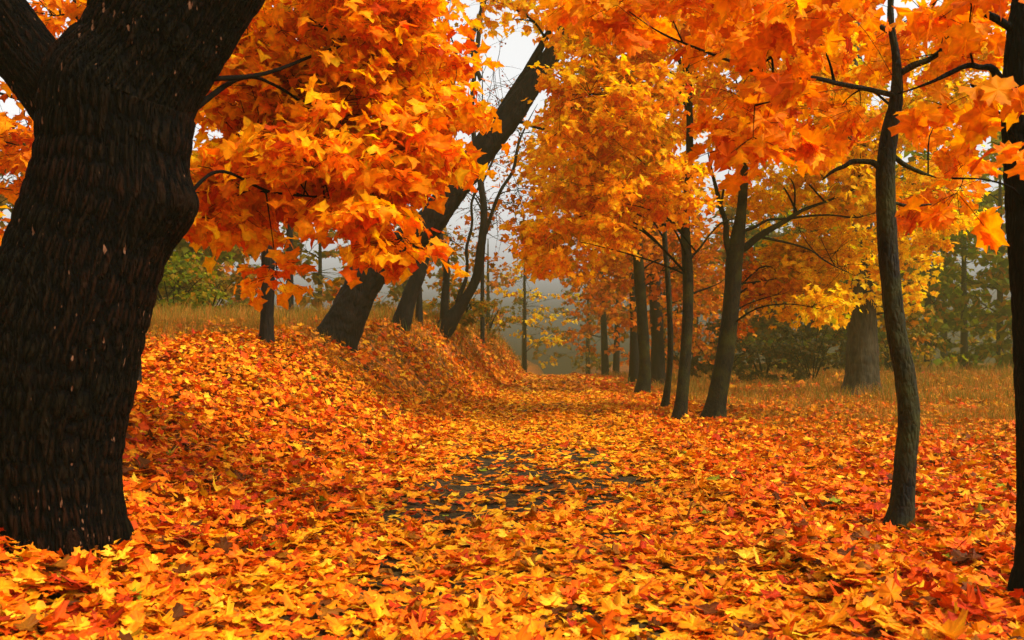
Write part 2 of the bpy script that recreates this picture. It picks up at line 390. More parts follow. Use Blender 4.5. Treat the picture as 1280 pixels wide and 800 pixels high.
# ---------------------------------------------------------------- grass
def blades(mb, x, y, h, lean, w, cols, z0=None):
    n = len(x); z = ground_z(x, y)-.02
    a = rng.uniform(0, 2*pi, n); b = rng.uniform(0, 2*pi, n)
    side = np.stack([np.cos(a), np.sin(a), 0*a], -1)*np.asarray(w)[:, None]
    ln = np.stack([np.cos(b), np.sin(b), 0*b], -1)*(lean*h)[:, None]
    p0 = np.stack([x, y, z], -1); p1 = p0+ln*.35+np.array([0, 0, 1])*(h*.6)[:, None]; p2 = p0+ln+np.array([0, 0, 1])*(h*(1-.35*lean))[:, None]
    V = np.stack([p0-side, p0+side, p1+side*.7, p1-side*.7, p2], 1)
    f4 = (np.array([[0, 1, 2, 3]])[None]+(np.arange(n)*5)[:, None, None]).reshape(-1, 4)
    f3 = (np.array([[3, 2, 4]])[None]+(np.arange(n)*5)[:, None, None]).reshape(-1, 3)
    cc = np.repeat(cols[:, None], 5, 1)*rng.uniform(.8, 1.1, (n, 5, 1))
    n0 = mb.n
    mb.add(V.reshape(-1, 3), f4, cc.reshape(-1, 3))
    mb.f.append(f3+n0); mb.m.append(np.zeros(len(f3), np.int32))
PAL['straw'] = [((185, 120, 40), 4), ((165, 100, 32), 4), ((135, 110, 28), 4), ((205, 150, 60), 1.5), ((105, 100, 26), 4), ((180, 85, 25), 2)]
PAL['weed'] = [((95, 110, 30), 4), ((120, 120, 35), 3), ((80, 95, 28), 2)]
mb = MB()
for (y0, y1, dens, hh, w) in ((4, 12, 260, .16, .0022), (12, 26, 340, .36, .004), (26, 45, 190, .50, .008), (45, 100, 45, .65, .016)):
    x, y = litter_points(y0, y1, dens)
    g = grassy(x, y); u = path_x(y)-x
    edge = .25*smooth((np.abs(u)-2.0)/.6)*smooth((fbm2(x*1.3, y*1.3, 91)-.52)/.1)
    k = (rng.random(len(x)) < np.maximum(g*.9*smooth((n2(x*2.2, y*2.2, 92)-.15)/.4), edge*.6)) & (np.abs(u) > 2.0)
    x = x[k]; y = y[k]; n = len(x)
    short = (.55+.45*grassy(x, y))*(.55+1.1*n2(x*1.4, y*1.4, 95)**1.5)
    col = pick('straw', n); q = rng.random(n) < .16; col[q] = pick('weed', q.sum())
    blades(mb, x, y, hh*short*rng.uniform(.5, 1.25, n), rng.uniform(.1, .7, n), np.full(n, w)*rng.uniform(.6, 1.3, n), col)
o = mb.build('dry_grass', M_GRASS, smooth_on=False); o['kind'] = 'stuff'; o['label'] = 'dry straw coloured grass on the bank and right meadow'

# ---------------------------------------------------------------- trees
def empty(name, loc, label, cat, group=None):
    o = bpy.data.objects.new(name, None); C.objects.link(o); o.location = loc
    o.empty_display_size = .2; o['label'] = label; o['category'] = cat
    if group: o['group'] = group
    return o
def bark_disp(amp, fu, fv, seed=0, flare=0, flare_h=.5, lobes=5, extra=None, s0=0):
    def d(TH, S, R, Pp):
        # furrows follow the stem: noise on (cos, sin) of the angle, stretched along the length
        cx = np.cos(TH)*fu; cy = np.sin(TH)*fu
        wob = n3(cx*.35, cy*.35, S*fv*.4, seed+5)*2.4
        a = 1-np.abs(2*n3(cx+wob, cy-wob, S*fv, seed)-1)
        b = n3(cx*2.1, cy*2.1, S*fv*2.4, seed+1)
        big = n3(np.cos(TH)*1.1, np.sin(TH)*1.1, S*1.1, seed+2)-.5
        r = amp*(-(a**2.2)*1.0+b*.5)+big*R*.16
        if flare: r = r+R*flare*np.exp(-np.maximum(S-s0, 0)/flare_h)*(.75+.40*np.cos(TH*lobes+seed+n3(TH*0, S*2, TH*0, seed)*2)+.25*np.cos(TH*3+1.3*seed))
        if extra: r = r+extra(TH, S, R, Pp)
        return r
    return d
def W(pl, Y):
    "list of (px, py, width_px[, dY]) to points and radii"
    pts = []; rad = []
    for q in pl:
        yy = Y+(q[3] if len(q) > 3 else 0)
        pts.append(P(q[0], q[1], yy)); rad.append(q[2]/2/F*yy)
    return pts, rad
def stem(root, part, pl, Y, mat, seg=12, rings=60, amp=.006, fu=5, fv=6, flare=0, flare_h=.25, seed=0, sink=True, name_mats=None):
    pts, rad = W(pl, Y)
    s0 = 0
    if mat is M_BARK1 and Y > 15: rad = [q*.86 for q in rad]
    if not sink:
        rad[-1] *= .35; P2 = [pts[0]]; R2 = [rad[0]]
        for i in range(1, len(pts)):
            L_ = np.linalg.norm(pts[i]-pts[i-1])
            P2 += [(pts[i]+pts[i-1])/2+rng.normal(0, .035*L_, 3), pts[i]]; R2 += [(rad[i]+rad[i-1])/2*rng.uniform(.9, 1.1), rad[i]]
        pts, rad = P2, [r_*.85 for r_ in R2]
    if sink:
        d = pts[0]-pts[1]; d = d/np.linalg.norm(d)
        z = float(ground_z(pts[0][0], pts[0][1]))
        ext = max(.25, pts[0][2]-z+.25)
        s0 = ext/max(.5, -d[2]); pts = [pts[0]+d*s0]+pts; rad = [rad[0]*1.06]+rad
    mb = MB(); p, r = tube(mb, pts, rad, seg, rings, bark_disp(amp, fu, fv, seed, flare, flare_h, s0=s0) if amp else None)
    o = mb.build(part, mat, root)
    return p, r

def boughs(mbb, anchors, arad, targets, r0, seg=5, droop=.0, arch=.15):
    "a limb from the nearest sensible anchor on the trunk to every target; returns points along each"
    out = []
    for T in targets:
        d = T-anchors; L_ = np.linalg.norm(d, axis=1); up = d[:, 2]
        cost = L_+np.maximum(0, -(up-.1*L_))*3+rng.uniform(0, .35, len(L_))
        i = int(np.argmin(cost)); A = anchors[i]; L0 = L_[i]
        perp = rng.normal(0, .07*L0, 3)
        m1 = A+(T-A)*.35+perp+np.array([0, 0, arch*L0*.6]); m2 = A+(T-A)*.7+perp*.8+np.array([0, 0, arch*L0*.5-droop*L0])
        rr = min(r0, arad[i]*.75)
        pts = [A, m1, m2, T]; rad = [rr, rr*.7, rr*.45, .006]
        p, r = tube(mbb, pts, rad, seg, 10, None, 1)
        out.append((p, r))
    return out

def crown(root, anchors, arad, ells, pal, size, lod='lo', spray_r=.45, nl=26, r0=.03, twigs=5, droop=.35, flat=.28, sub=True, name='crown', mat=None, tmat=None, twig_r=.004):
    """ells: (px, py, Y, rx_px, ry_px, rY_m, n_sprays[, palette]). Boughs go to each ellipsoid, side branches to each spray, twigs to leaves."""
    mb = MB()
    A = np.array(anchors); AR = np.array(arad)
    for e in ells:
        c = P(e[0], e[1], e[2]); R3 = np.array([e[3]/F*e[2], e[5], e[4]/F*e[2]]); ns = int(e[6]); pl = e[7] if len(e) > 7 else pal
        q = rng.normal(0, 1, (ns, 3)); q = norm(q)*(rng.random((ns, 1))**(1/2.4)); cen = c+q*R3
        zmin = ground_z(cen[:, 0], cen[:, 1])+.5; cen[:, 2] = np.maximum(cen[:, 2], zmin)
        nb = max(1, ns//7)
        tg = c+norm(rng.normal(0, 1, (nb, 3)))*R3*rng.uniform(.1, .55, (nb, 1))
        bs = boughs(mb, A, AR, tg, r0*1.0, seg=6 if r0 > .02 else 4)
        bp = np.concatenate([b[0][3:] for b in bs]); br = np.concatenate([b[1][3:] for b in bs])
        for s_ in range(ns):
            Cn = cen[s_]; d = np.linalg.norm(bp-Cn, axis=1); i = int(np.argmin(d+rng.uniform(0, .3, len(d))*d))
            if sub:
                mid = (bp[i]+Cn)/2+rng.normal(0, .06*d[i]+.01, 3)+np.array([0, 0, .06*d[i]])
                rr = min(br[i]*.7, r0*.4)
                tube(mb, [bp[i], mid, Cn], [max(rr, twig_r*1.4), max(rr*.6, twig_r*1.2), twig_r], 4, 5, None, 1)
            outd = norm(Cn-bp[i]+rng.normal(0, .15, 3)*d[i])
            # twigs radiate from the spray's end
            k = twigs; a = rng.uniform(0, 2*pi)+np.arange(k)*2*pi/k+rng.normal(0, .3, k)
            tw = np.stack([np.cos(a), np.sin(a), rng.normal(-.10, flat, k)], -1)+outd*.7
            tw = norm(tw)*rng.uniform(.6, 1.15, (k, 1))*spray_r
            if sub:
                for j in range(k):
                    tube(mb, [Cn, Cn+tw[j]*.5+np.array([0, 0, .03*spray_r]), Cn+tw[j]], [twig_r, twig_r*.7, twig_r*.45], 3, 3, None, 1)
            n = max(3, int(nl*rng.uniform(.6, 1.4))); j = rng.integers(0, k, n); t = rng.random(n)**.7*1.08
            pos = Cn+tw[j]*t[:, None]+rng.normal(0, 1, (n, 3))*np.array([.10, .10, .055])*spray_r*1.6
            o_ = norm(tw[j]+rng.normal(0, .35*spray_r, (n, 3)))
            tip = o_*.75+rng.normal(0, .45, (n, 3)); tip[:, 2] -= droop+rng.random(n)*.5
            nor = np.array([0, 0, 1.0])+o_*.55+rng.normal(0, .42, (n, 3))
            col = pick(pl, n)*rng.uniform(.85, 1.08)
            leaves(mb, pos, tip, nor, size*rng.uniform(.6, 1.15, n), col, lod, curl=.32)
    return mb.build(name, [mat or M_LEAF, tmat or M_TWIG], root, smooth_on=False)

def base(px, py, Y):
    p = P(px, py, Y); return (float(p[0]), float(p[1]), float(ground_z(p[0], p[1])))
AV = 'maples lining the right side of the path'

# 1. the great dark maple, left foreground -------------------------------------------------
Y0 = 5.5
t = empty('maple_tree', base(60, 680, Y0), 'massive black furrowed maple trunk with two thick limbs and a burl', 'tree')
rows = [(760, -42, 164), (700, -36, 158), (650, -35, 149), (590, -40, 143), (530, -38, 150), (480, -35, 163), (420, -20, 178), (380, -6, 188), (340, 8, 197),
        (300, 22, 207), (250, 36, 222), (200, 47, 228), (160, 50, 234), (120, 55, 240), (80, 92, 258), (40, 114, 282), (0, 136, 306), (-60, 150, 345), (-140, 190, 380), (-260, 240, 410)]
pts = [P((a+b)/2, y, Y0+.0) for y, a, b in rows]; rad = [(b-a)/2/F*Y0*.985 for y, a, b in rows]
sB = float(np.linalg.norm(P(0, 255, Y0)-P(0, 760, Y0)))
def burl(TH, S, R, Pp):
    # burl on the right hand side of the stem
    dz = (Pp[..., 2]-P(0, 252, Y0)[2])/.15; dx = norm(Pp-np.array(P(135, 255, Y0)))[..., 0]
    b = np.where(dx > 0, np.exp(-(np.where(dz > 0, dz/1.0, dz/1.5))**2)*np.clip(dx, 0, 1)**3*.09, 0)
    dz2 = (Pp[..., 2]-P(0, 205, Y0)[2])/.07
    b = b-np.exp(-dz2**2)*np.clip(dx, 0, 1)**5*.015
    # root flare
    h = Pp[..., 2]-.12
    fl = np.exp(-np.maximum(h, 0)/.13)*R*(-.02+.26*np.clip(np.cos(TH*6+.8+.6*np.sin(TH*2)), 0, 1)**1.5)
    return b+fl
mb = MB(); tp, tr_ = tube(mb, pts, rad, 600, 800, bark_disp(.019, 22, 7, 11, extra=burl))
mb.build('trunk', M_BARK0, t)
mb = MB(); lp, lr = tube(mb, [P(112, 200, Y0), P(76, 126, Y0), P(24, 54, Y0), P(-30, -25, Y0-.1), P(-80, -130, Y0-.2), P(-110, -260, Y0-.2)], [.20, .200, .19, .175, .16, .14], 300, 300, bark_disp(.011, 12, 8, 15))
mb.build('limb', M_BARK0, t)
# a bough leaves the back of the stem and carries the big bright spray
mb = MB()
pA = [P(230, 100, Y0), P(330, 92, 6.6), P(420, 60, 7.6), P(520, 40, 8.3)]
b1 = tube(mb, pA, [.020, .016, .012, .006], 8, 60, bark_disp(.003, 3, 12, 2))
pB = [P(225, 150, Y0), P(300, 98, 6.4), P(350, 110, 7.2), P(430, 160, 8.0), P(540, 170, 8.4)]
b2 = tube(mb, pB, [.022, .017, .012, .01, .005], 8, 60, bark_disp(.003, 3, 12, 2))
pC = [P(205, 285, Y0), P(270, 215, 6.5), P(340, 240, 7.3), P(430, 250, 7.8), P(500, 270, 8.0)]
b3 = tube(mb, pC, [.016, .013, .011, .008, .004], 8, 60, bark_disp(.003, 3, 12, 2))
pD = [P(250, 20, Y0), P(350, -40, 6.5), P(450, -70, 7.5), P(560, -60, 8.0)]
b4 = tube(mb, pD, [.06, .05, .04, .02], 8, 40)
mb.build('bough', M_TWIG, t)
anc = np.concatenate([b[0][8:] for b in (b1, b2, b3, b4)]); ar = np.concatenate([b[1][8:] for b in (b1, b2, b3, b4)])
crown(t, anc, ar, [
    (330, 60, 8.0, 90, 70, 1.2, 42), (440, 60, 8.2, 95, 75, 1.2, 48), (510, 70, 8.3, 50, 80, 1.0, 32), (330, 170, 8.0, 90, 55, 1.1, 36),
    (440, 170, 8.0, 90, 70, 1.1, 44), (525, 170, 8.0, 45, 50, .9, 26), (280, 235, 7.9, 45, 35, .9, 20), (385, 215, 7.7, 70, 30, 1.0, 26), (470, 225, 7.6, 45, 25, .8, 16),
    (455, 268, 7.3, 25, 12, .5, 6), (500, 300, 7.1, 22, 12, .3, 5), (345, 335, 7.2, 6, 14, .15, 2), (270, 275, 7.6, 40, 14, .5, 5), (565, 110, 8.3, 12, 60, .6, 6),
    (430, -60, 8.3, 160, 50, 1.4, 30)],
    'orange', .132, 'mid', spray_r=.34, nl=32, r0=.022, twigs=5, twig_r=.0028, droop=.45)

# 2. slim tree hidden behind it, red-orange crown seen at the left edge
def simple_tree(name, label, pl, Y, bark, ells, pal, size, lod='lo', group=None, amp=.006, fu=4, fv=5, seg=16, rings=50, flare=.25, extra_limbs=(), cat='tree', limb_name='limb', dead=False, **kw):
    t = empty(name, base(pl[0][0], pl[0][1], Y), label, cat, group)
    s = int(abs(pl[0][0]*7+Y*13)) % 97
    p, r = stem(t, 'trunk', pl, Y, bark, seg, rings, amp, fu, fv, flare, .12+.009*Y, s)
    an = [p[len(p)//3:]]; ar = [r[len(p)//3:]]
    for el in extra_limbs:
        pp, rr = stem(t, limb_name, el, Y, bark, max(8, seg//2), 30, amp*.6, fu*.6, fv, 0, .2, s+3, sink=False)
        an.append(pp[6:]); ar.append(rr[6:])
    if ells:
        crown(t, np.concatenate(an), np.concatenate(ar), ells, pal, size, lod, **kw)
    return t
simple_tree('maple_tree', 'slim trunk half hidden directly behind the massive black trunk', [(168, 508, 17), (168, 440, 16), (160, 350, 15), (140, 200, 13), (110, 60, 11), (80, -60, 8)], 12, M_BARK2,
    [(15, 210, 12, 50, 110, 1.4, 26), (0, 320, 12, 35, 45, 1.0, 12), (80, 30, 12, 60, 60, 1.3, 20), (10, 50, 12.5, 45, 40, 1.2, 10), (150, 20, 12, 70, 50, 1.3, 12)], 'redor', .16, 'lo', spray_r=.5, nl=30, r0=.03, extra_limbs=[[(150, 230, 9), (90, 150, 8), (30, 125, 7), (-20, 110, 5)]])
# 3. slim upright trunk on the bank
simple_tree('maple_tree', 'slim straight brown trunk standing alone on the leafy bank', [(333, 434, 19), (334, 400, 17), (335, 340, 17), (334, 250, 16), (330, 130, 14), (335, 0, 11), (340, -80, 8)], 18, M_BARK2,
    [(320, 60, 17.5, 130, 110, 2.2, 34), (420, 150, 18, 110, 90, 2, 26), (270, 190, 18, 80, 70, 2, 18), (500, 60, 18.5, 70, 90, 2, 16)], 'orange', .20, 'lo', spray_r=.6, nl=26, r0=.04)
# 4. thin trunks and bare twiggy things beyond the bank
# 5. leaning tree
simple_tree('leaning_tree', 'thick dark trunk leaning far over the path from the bank', [(418, 430, 52), (432, 400, 47), (447, 370, 44), (474, 330, 42), (532, 285, 38), (577, 222, 36), (640, 140, 32), (700, 52, 21), (745, -30, 15), (780, -120, 9)], 22, M_BARK2,
    [(640, 10, 21, 60, 20, 1.6, 9), (750, -30, 21, 90, 50, 2.5, 18), (690, 20, 22, 40, 25, 1.5, 7)], 'gold', .20, 'lo', spray_r=.6, nl=24, r0=.04,
    amp=.03, fu=7, fv=4, seg=80, rings=260, flare=.22, extra_limbs=[[(560, 240, 16), (596, 185, 15), (638, 122, 15), (672, 66, 12), (705, 10, 9), (720, -60, 6)], [(440, 370, 26), (446, 335, 18), (446, 300, 10)], [(532, 285, 20), (545, 262, 16), (552, 250, 8)],
                 [(640, 150, 5), (665, 158, 4), (690, 165, 3), (716, 182, 2)]])
# 6/7/8 stems on the bank crest
simple_tree('maple_tree', 'short dark stem on the bank just right of the leaning trunk', [(504, 398, 20), (512, 370, 18), (524, 340, 17), (535, 300, 15), (550, 240, 12), (560, 160, 9), (570, 60, 6)], 28, M_BARK2,
    [(520, 200, 28, 50, 60, 1.5, 10), (560, 40, 28, 30, 60, 1.5, 6)], 'dull', .22, 'lo', spray_r=.7, nl=18, r0=.04)
simple_tree('young_tree', 'thin stem between the short dark stem and the forked tree', [(524, 392, 8), (524, 365, 7), (520, 320, 6), (515, 250, 5)], 31, M_BARK2,
    [(515, 270, 31, 30, 40, 1.2, 5)], 'dull', .22, 'lo', spray_r=.6, nl=12, r0=.02)
simple_tree('forked_tree', 'dark multi stemmed tree curving upwards at the end of the bank', [(562, 404, 19), (583, 372, 13), (596, 345, 12), (601, 310, 11), (605, 260, 9), (596, 200, 7), (590, 130, 6), (600, 30, 6), (608, -40, 5)], 33, M_BARK2,
    [(560, 300, 34, 45, 50, 2, 9), (640, 250, 34, 45, 60, 2, 12), (660, 180, 34, 30, 60, 2, 7), (600, 130, 34, 40, 60, 2, 3)], 'dull', .22, 'lo', spray_r=.8, nl=13, r0=.03, amp=.012, twig_r=.009,
    extra_limbs=[[(556, 402, 15), (556, 370, 12), (557, 320, 10), (548, 270, 8), (540, 200, 6), (545, 120, 4)], [(570, 392, 8), (582, 350, 6), (583, 310, 5), (590, 250, 4), (620, 190, 3), (640, 120, 2)],
                 [(601, 310, 6), (625, 240, 5), (648, 180, 4), (672, 130, 2)], [(596, 200, 5), (625, 140, 4), (650, 110, 2)], [(601, 100, 7), (590, 50, 8), (606, 0, 7), (612, -50, 6)]])

# right-hand row -----------------------------------------------------------------------------
simple_tree('maple_tree', 'farther pale smooth trunk, leftmost of the avenue row on the right', [(803, 490, 20), (806, 460, 17), (803, 400, 16), (799, 340, 16), (796, 290, 15), (794, 200, 12), (790, 100, 9)], 36, M_BARK1,
    [(720, 300, 35, 55, 40, 3, 40, 'gold'), (760, 200, 34, 70, 90, 3.5, 60), (700, 230, 33, 40, 90, 3, 44), (790, 300, 37, 60, 50, 3, 40, 'dull'), (850, 330, 38, 60, 60, 3, 40, 'dull')], 'gold', .26, 'lo', group=AV, spray_r=.9, nl=26, r0=.05, seg=24, rings=80)
simple_tree('maple_tree', 'dark trunk standing behind the pale leftmost avenue trunk', [(822, 470, 18), (822, 420, 16), (818, 350, 15), (815, 250, 13), (812, 120, 9)], 46, M_BARK2,
    [(830, 350, 46, 70, 70, 3, 44, 'dull'), (800, 180, 46, 80, 90, 3, 40), (880, 380, 47, 60, 60, 3, 34, 'dull')], 'dull', .30, 'lo', group=AV, spray_r=1., nl=20, r0=.05)
simple_tree('maple_tree', 'dark slender trunk in shade left of the avenue row', [(793, 468, 12), (793, 400, 11), (790, 300, 10), (790, 200, 8)], 52, M_BARK2,
    [(750, 345, 52, 40, 40, 3, 30, 'dull'), (740, 240, 52, 60, 60, 3, 30)], 'dull', .32, 'lo', group=AV, spray_r=1.1, nl=20, r0=.05)
simple_tree('maple_tree', 'thinnest trunk in the avenue row, between two thicker trunks', [(831, 508, 11), (836, 470, 9), (838, 420, 9), (835, 350, 8), (831, 300, 8), (828, 200, 6), (826, 100, 4)], 26, M_BARK1,
    [(800, 240, 24, 60, 45, 1.8, 46), (740, 160, 23, 70, 60, 2, 60), (850, 90, 24, 70, 70, 2, 44)], 'gold', .20, 'lo', group=AV, spray_r=.6, nl=28, r0=.03)
simple_tree('maple_tree', 'straight mossy trunk with small stubs, left of the forked avenue maple', [(849, 523, 20), (853, 490, 18), (858, 430, 17), (860, 350, 16), (856, 280, 14), (861, 220, 12), (862, 150, 10), (860, 40, 7)], 20.6, M_BARK1,
    [(760, 250, 18, 55, 45, 1.5, 40), (740, 130, 17, 60, 70, 1.5, 60), (765, 40, 18, 60, 50, 1.5, 40), (830, 235, 18.5, 45, 35, 1.2, 30), (800, 130, 18, 60, 60, 1.5, 44), (690, 290, 18, 30, 40, 1.2, 22), (850, 20, 18, 110, 50, 1.6, 50), (960, 20, 18, 90, 60, 1.6, 34)], 'gold', .17, 'lo', group=AV, spray_r=.5, nl=30, r0=.028,
    extra_limbs=[[(860, 330, 5), (875, 310, 4), (900, 280, 3), (925, 270, 2)], [(859, 370, 4), (885, 360, 3), (910, 345, 2)], [(857, 310, 6), (850, 280, 5), (842, 240, 4), (835, 200, 3)]])
simple_tree('maple_tree', 'forked maple with spreading branches and golden leaves beside the path', [(892, 521, 30), (898, 490, 26), (907, 440, 25), (914, 380, 24), (917, 330, 25), (921, 305, 23), (927, 260, 15), (931, 200, 12), (935, 100, 9), (935, 0, 6)], 21, M_BARK1,
    [(985, 345, 23, 60, 40, 1.2, 50, 'yellow'), (1030, 385, 20, 20, 24, .8, 10, 'yellow'), (1035, 285, 23.3, 70, 60, 1.6, 60, 'yellow'), (965, 215, 22.8, 60, 50, 1.4, 40, 'yellow'), (960, 170, 20, 60, 30, 1.4, 20, 'yellow'), (1060, 200, 21, 60, 70, 1.6, 50, 'yellow'), (1150, 250, 21, 50, 60, 1.6, 40, 'yellow'), (1140, 120, 21, 90, 60, 1.6, 56, 'yellow'), (1040, 90, 20, 80, 70, 1.6, 50, 'yellow'), (1210, 60, 21, 60, 70, 1.6, 36, 'yellow'), (930, 110, 20, 70, 70, 1.6, 26), (1040, 330, 22, 60, 50, 1.4, 20, 'yellow'), (925, 360, 23, 40, 50, 1.6, 16, 'dull'), (990, 60, 20, 80, 60, 1.6, 22, 'yellow')],
    'gold', .17, 'lo', group=AV, spray_r=.5, nl=30, r0=.028, seg=32, rings=120, flare=.3, amp=.01,
    extra_limbs=[[(914, 325, 14), (908, 300, 11), (902, 262, 9), (896, 238, 7), (885, 190, 5)], [(922, 315, 14), (945, 298, 12), (975, 280, 9), (1005, 262, 6), (1060, 240, 4), (1100, 228, 2.5)],
                 [(925, 290, 6), (960, 275, 5), (1010, 270, 4), (1070, 272, 3), (1100, 265, 2)], [(950, 296, 5), (990, 305, 4), (1030, 325, 3), (1070, 345, 2)], [(900, 262, 5), (905, 235, 4), (912, 210, 2)]])
simple_tree('maple_tree', 'slender dark curving trunk in the right foreground with green moss', [(1123, 662, 34), (1128, 625, 28), (1132, 570, 26), (1136, 525, 26), (1131, 470, 25), (1121, 420, 24), (1114, 360, 24), (1109, 300, 24), (1107, 220, 23), (1112, 170, 21), (1121, 120, 16), (1120, 70, 10), (1113, 20, 8), (1118, -60, 6)], 7.3, M_BARK1,
    [(950, 80, 6.4, 90, 55, .8, 13), (1015, 55, 7.0, 45, 55, .6, 9), (950, 165, 6.2, 60, 28, .6, 7), (1195, 60, 7.0, 50, 60, .7, 9), (1120, 40, 8.6, 90, 60, .6, 12), (1040, 150, 8.4, 50, 40, .5, 8), (980, -30, 6.4, 120, 40, 1, 10), (1250, -20, 7, 80, 40, 1, 6), (810, 10, 6.8, 80, 40, .8, 9), (1175, 250, 7.8, 30, 30, .5, 5), (1195, 170, 7.8, 40, 40, .6, 6), (720, -25, 7.5, 50, 20, .8, 3)],
    'redor', .150, 'hi', group=AV, spray_r=.27, nl=15, r0=.014, twig_r=.0022, seg=64, rings=300, amp=.006, fu=7, fv=7, flare=.22, droop=.6,
    extra_limbs=[[(1107, 215, 12), (1090, 203, 9), (1065, 202, 8), (1045, 212, 6), (1028, 225, 4)], [(1112, 190, 8), (1150, 215, 6), (1170, 222, 4)], [(1120, 95, 10), (1160, 75, 9), (1200, 50, 8), (1240, 40, 6)], [(1109, 250, 6), (1140, 258, 4), (1190, 262, 2.5)], [(1120, 120, 9), (1050, 105, 7, -.4), (960, 95, 5, -.8), (870, 60, 4, -.6), (780, 10, 3, -.2)], [(1113, 40, 8), (1060, 15, 6), (980, -20, 5), (880, -30, 4)]])
simple_tree('maple_tree', 'nearest black trunk cut by the right edge of the picture', [(1290, 748, 52), (1294, 700, 46), (1296, 620, 44), (1294, 540, 43), (1290, 460, 43), (1287, 380, 43), (1284, 300, 44), (1280, 220, 44), (1276, 150, 42), (1276, 80, 38), (1278, 20, 30), (1290, -60, 24)], 5.2, M_BARK3,
    [(1205, 120, 4.7, 25, 30, .3, 2), (1222, 5, 4.8, 40, 25, .4, 3), (1195, 225, 4.8, 15, 20, .2, 1.0), (1000, -20, 4.8, 80, 25, .4, 3), (1272, 215, 4.6, 8, 30, .1, 1), (950, 130, 5.0, 30, 40, .3, 2)], 'redor', .165, 'hi', group=AV, spray_r=.20, nl=13, r0=.010, twig_r=.002, seg=80, rings=320, amp=.010, fu=8, fv=7, flare=.15, droop=.6,
    extra_limbs=[[(1262, 110, 16), (1240, 85, 10), (1210, 82, 8), (1170, 100, 5), (1120, 118, 3)], [(1270, 40, 14), (1215, 10, 9), (1130, -20, 6), (1000, -30, 4)]])
# large pale trunk, middle of the meadow
simple_tree('meadow_tree', 'stout pale grey brown trunk with flared foot in the right meadow', [(1076, 499, 52), (1077, 482, 42), (1078, 450, 38), (1077, 400, 36), (1075, 340, 34), (1073, 260, 31), (1070, 150, 26), (1065, 20, 16)], 33, M_BARK4,
    [(1110, 340, 33, 60, 50, 2, 50, 'yellow'), (1150, 250, 33, 60, 60, 2, 40, 'gold'), (1050, 180, 34, 90, 90, 3, 26, 'yellow'), (1140, 400, 33, 25, 35, 1.2, 8, 'olive'), (1180, 150, 34, 60, 60, 3, 16, 'gold')], 'yellow', .22, 'lo', spray_r=.7, nl=24, r0=.06, seg=72, rings=260, amp=.03, fu=9, fv=3, flare=.42)

# misty background -----------------------------------------------------------------------------
MIST = 'misty trees beyond the meadow and path'
def far_tree(name, label, px, Y, w, H_, pal, n, rx, group=MIST, lo=.25, size=.42, lean=0, sparse=False, bark=None, cat='tree', nl=30):
    x = (px-640)/F*Y; z = float(ground_z(x, Y)); topY = z+H_
    to_py = lambda zz: HY-(zz-CAMZ)*F/Y
    pl = [(px, to_py(z), w*1.2), (px+lean*.2, to_py(z+H_*.2), w), (px+lean*.6, to_py(z+H_*.55), w*.7), (px+lean, to_py(z+H_*.97), w*.2)]
    rpx = rx*F/Y; e = []
    for k in range(5):
        f = lo+(1-lo)*(k+.5)/5.; ww = math.sin(pi*min(1, .22+.72*(k+.5)/5))
        e.append((px+lean*f+rng.normal(0, rpx*.22), to_py(z+H_*f), Y+rng.normal(0, .8), rpx*ww, H_*.13*F/Y, rx*ww*.8, max(1, n*ww/4)))
    return simple_tree(name, label, pl, Y, bark or M_BARK2, e, pal, size, 'far', group=group, amp=0, seg=7, rings=14, cat=cat, spray_r=1.1, nl=nl, r0=.06, twigs=4, twig_r=.012, sub=True)
far_tree('misty_tree', 'faint trunk with yellow leaves in the mist at the path end', 656, 84, 5, 12, 'yellow', 26, 4.2, lo=.12, nl=22)
far_tree('misty_tree', 'left hand one of two dark stems far off on the right side of the path', 757, 74, 9, 12, 'dull', 26, 3.6, lean=-6)
far_tree('misty_tree', 'right hand one of two dark stems far off on the right side of the path', 770, 78, 8, 12, 'dull', 22, 3.6, lean=4)
far_tree('bare_tree', 'tall nearly bare tree with rusty buds against the pale sky', 603, 46, 5, 14.5, 'rust', 90, 3.6, lo=.35, size=.13, sparse=True, nl=9)
far_tree('young_tree', 'thin distant stem right of the slim bank trunk', 362, 30, 9, 9, 'dull', 8, 2.6, lo=.4, size=.26, nl=12)
specs = [(120, 60, 13, 'green'), (215, 52, 8, 'green'), (262, 58, 9, 'olive'), (30, 55, 12, 'olive'), (300, 75, 12, 'dull'), (400, 62, 11, 'olive'), (450, 80, 13, 'dull'), (505, 70, 12, 'olive'),
         (560, 95, 12, 'olive'), (610, 105, 14, 'dull'), (655, 125, 16, 'olive'), (735, 108, 15, 'olive'), (790, 90, 15, 'dull'), (830, 80, 14, 'olive'), (870, 70, 14, 'dull'),
         (915, 62, 12, 'olive'), (960, 66, 13, 'green'), (1010, 60, 13, 'green'), (1055, 70, 14, 'green'), (1110, 64, 15, 'green'), (1160, 58, 16, 'green'), (1205, 66, 15.5, 'green'), (1250, 60, 16, 'green'), (1300, 56, 16, 'green'),
         (1180, 90, 16, 'green'), (1090, 95, 16, 'olive'), (980, 100, 16, 'olive')]
where = ['far beyond the left bank crest', 'in the haze past the end of the path', 'at the back of the right meadow']
cnt = {}
for i, (px, Y, H_, pal) in enumerate(specs):
    grp = ('hazy trees far beyond the left bank' if px < 540 else 'hazy trees past the end of the path' if px < 900 else 'hazy green trees behind the right meadow')
    lab = ('hazy tree among those far beyond the left bank crest' if px < 540 else 'hazy tree in the mist past the end of the path' if px < 900 else 'hazy green tree among those behind the right meadow')
    far_tree('background_tree', lab, px, Y, 6 if px < 1000 else 8, H_, pal, 60 if px > 880 or px < 300 else 40, H_*.29, group=grp, lo=.05, size=.55, nl=28 if px > 900 or px < 300 else 20)

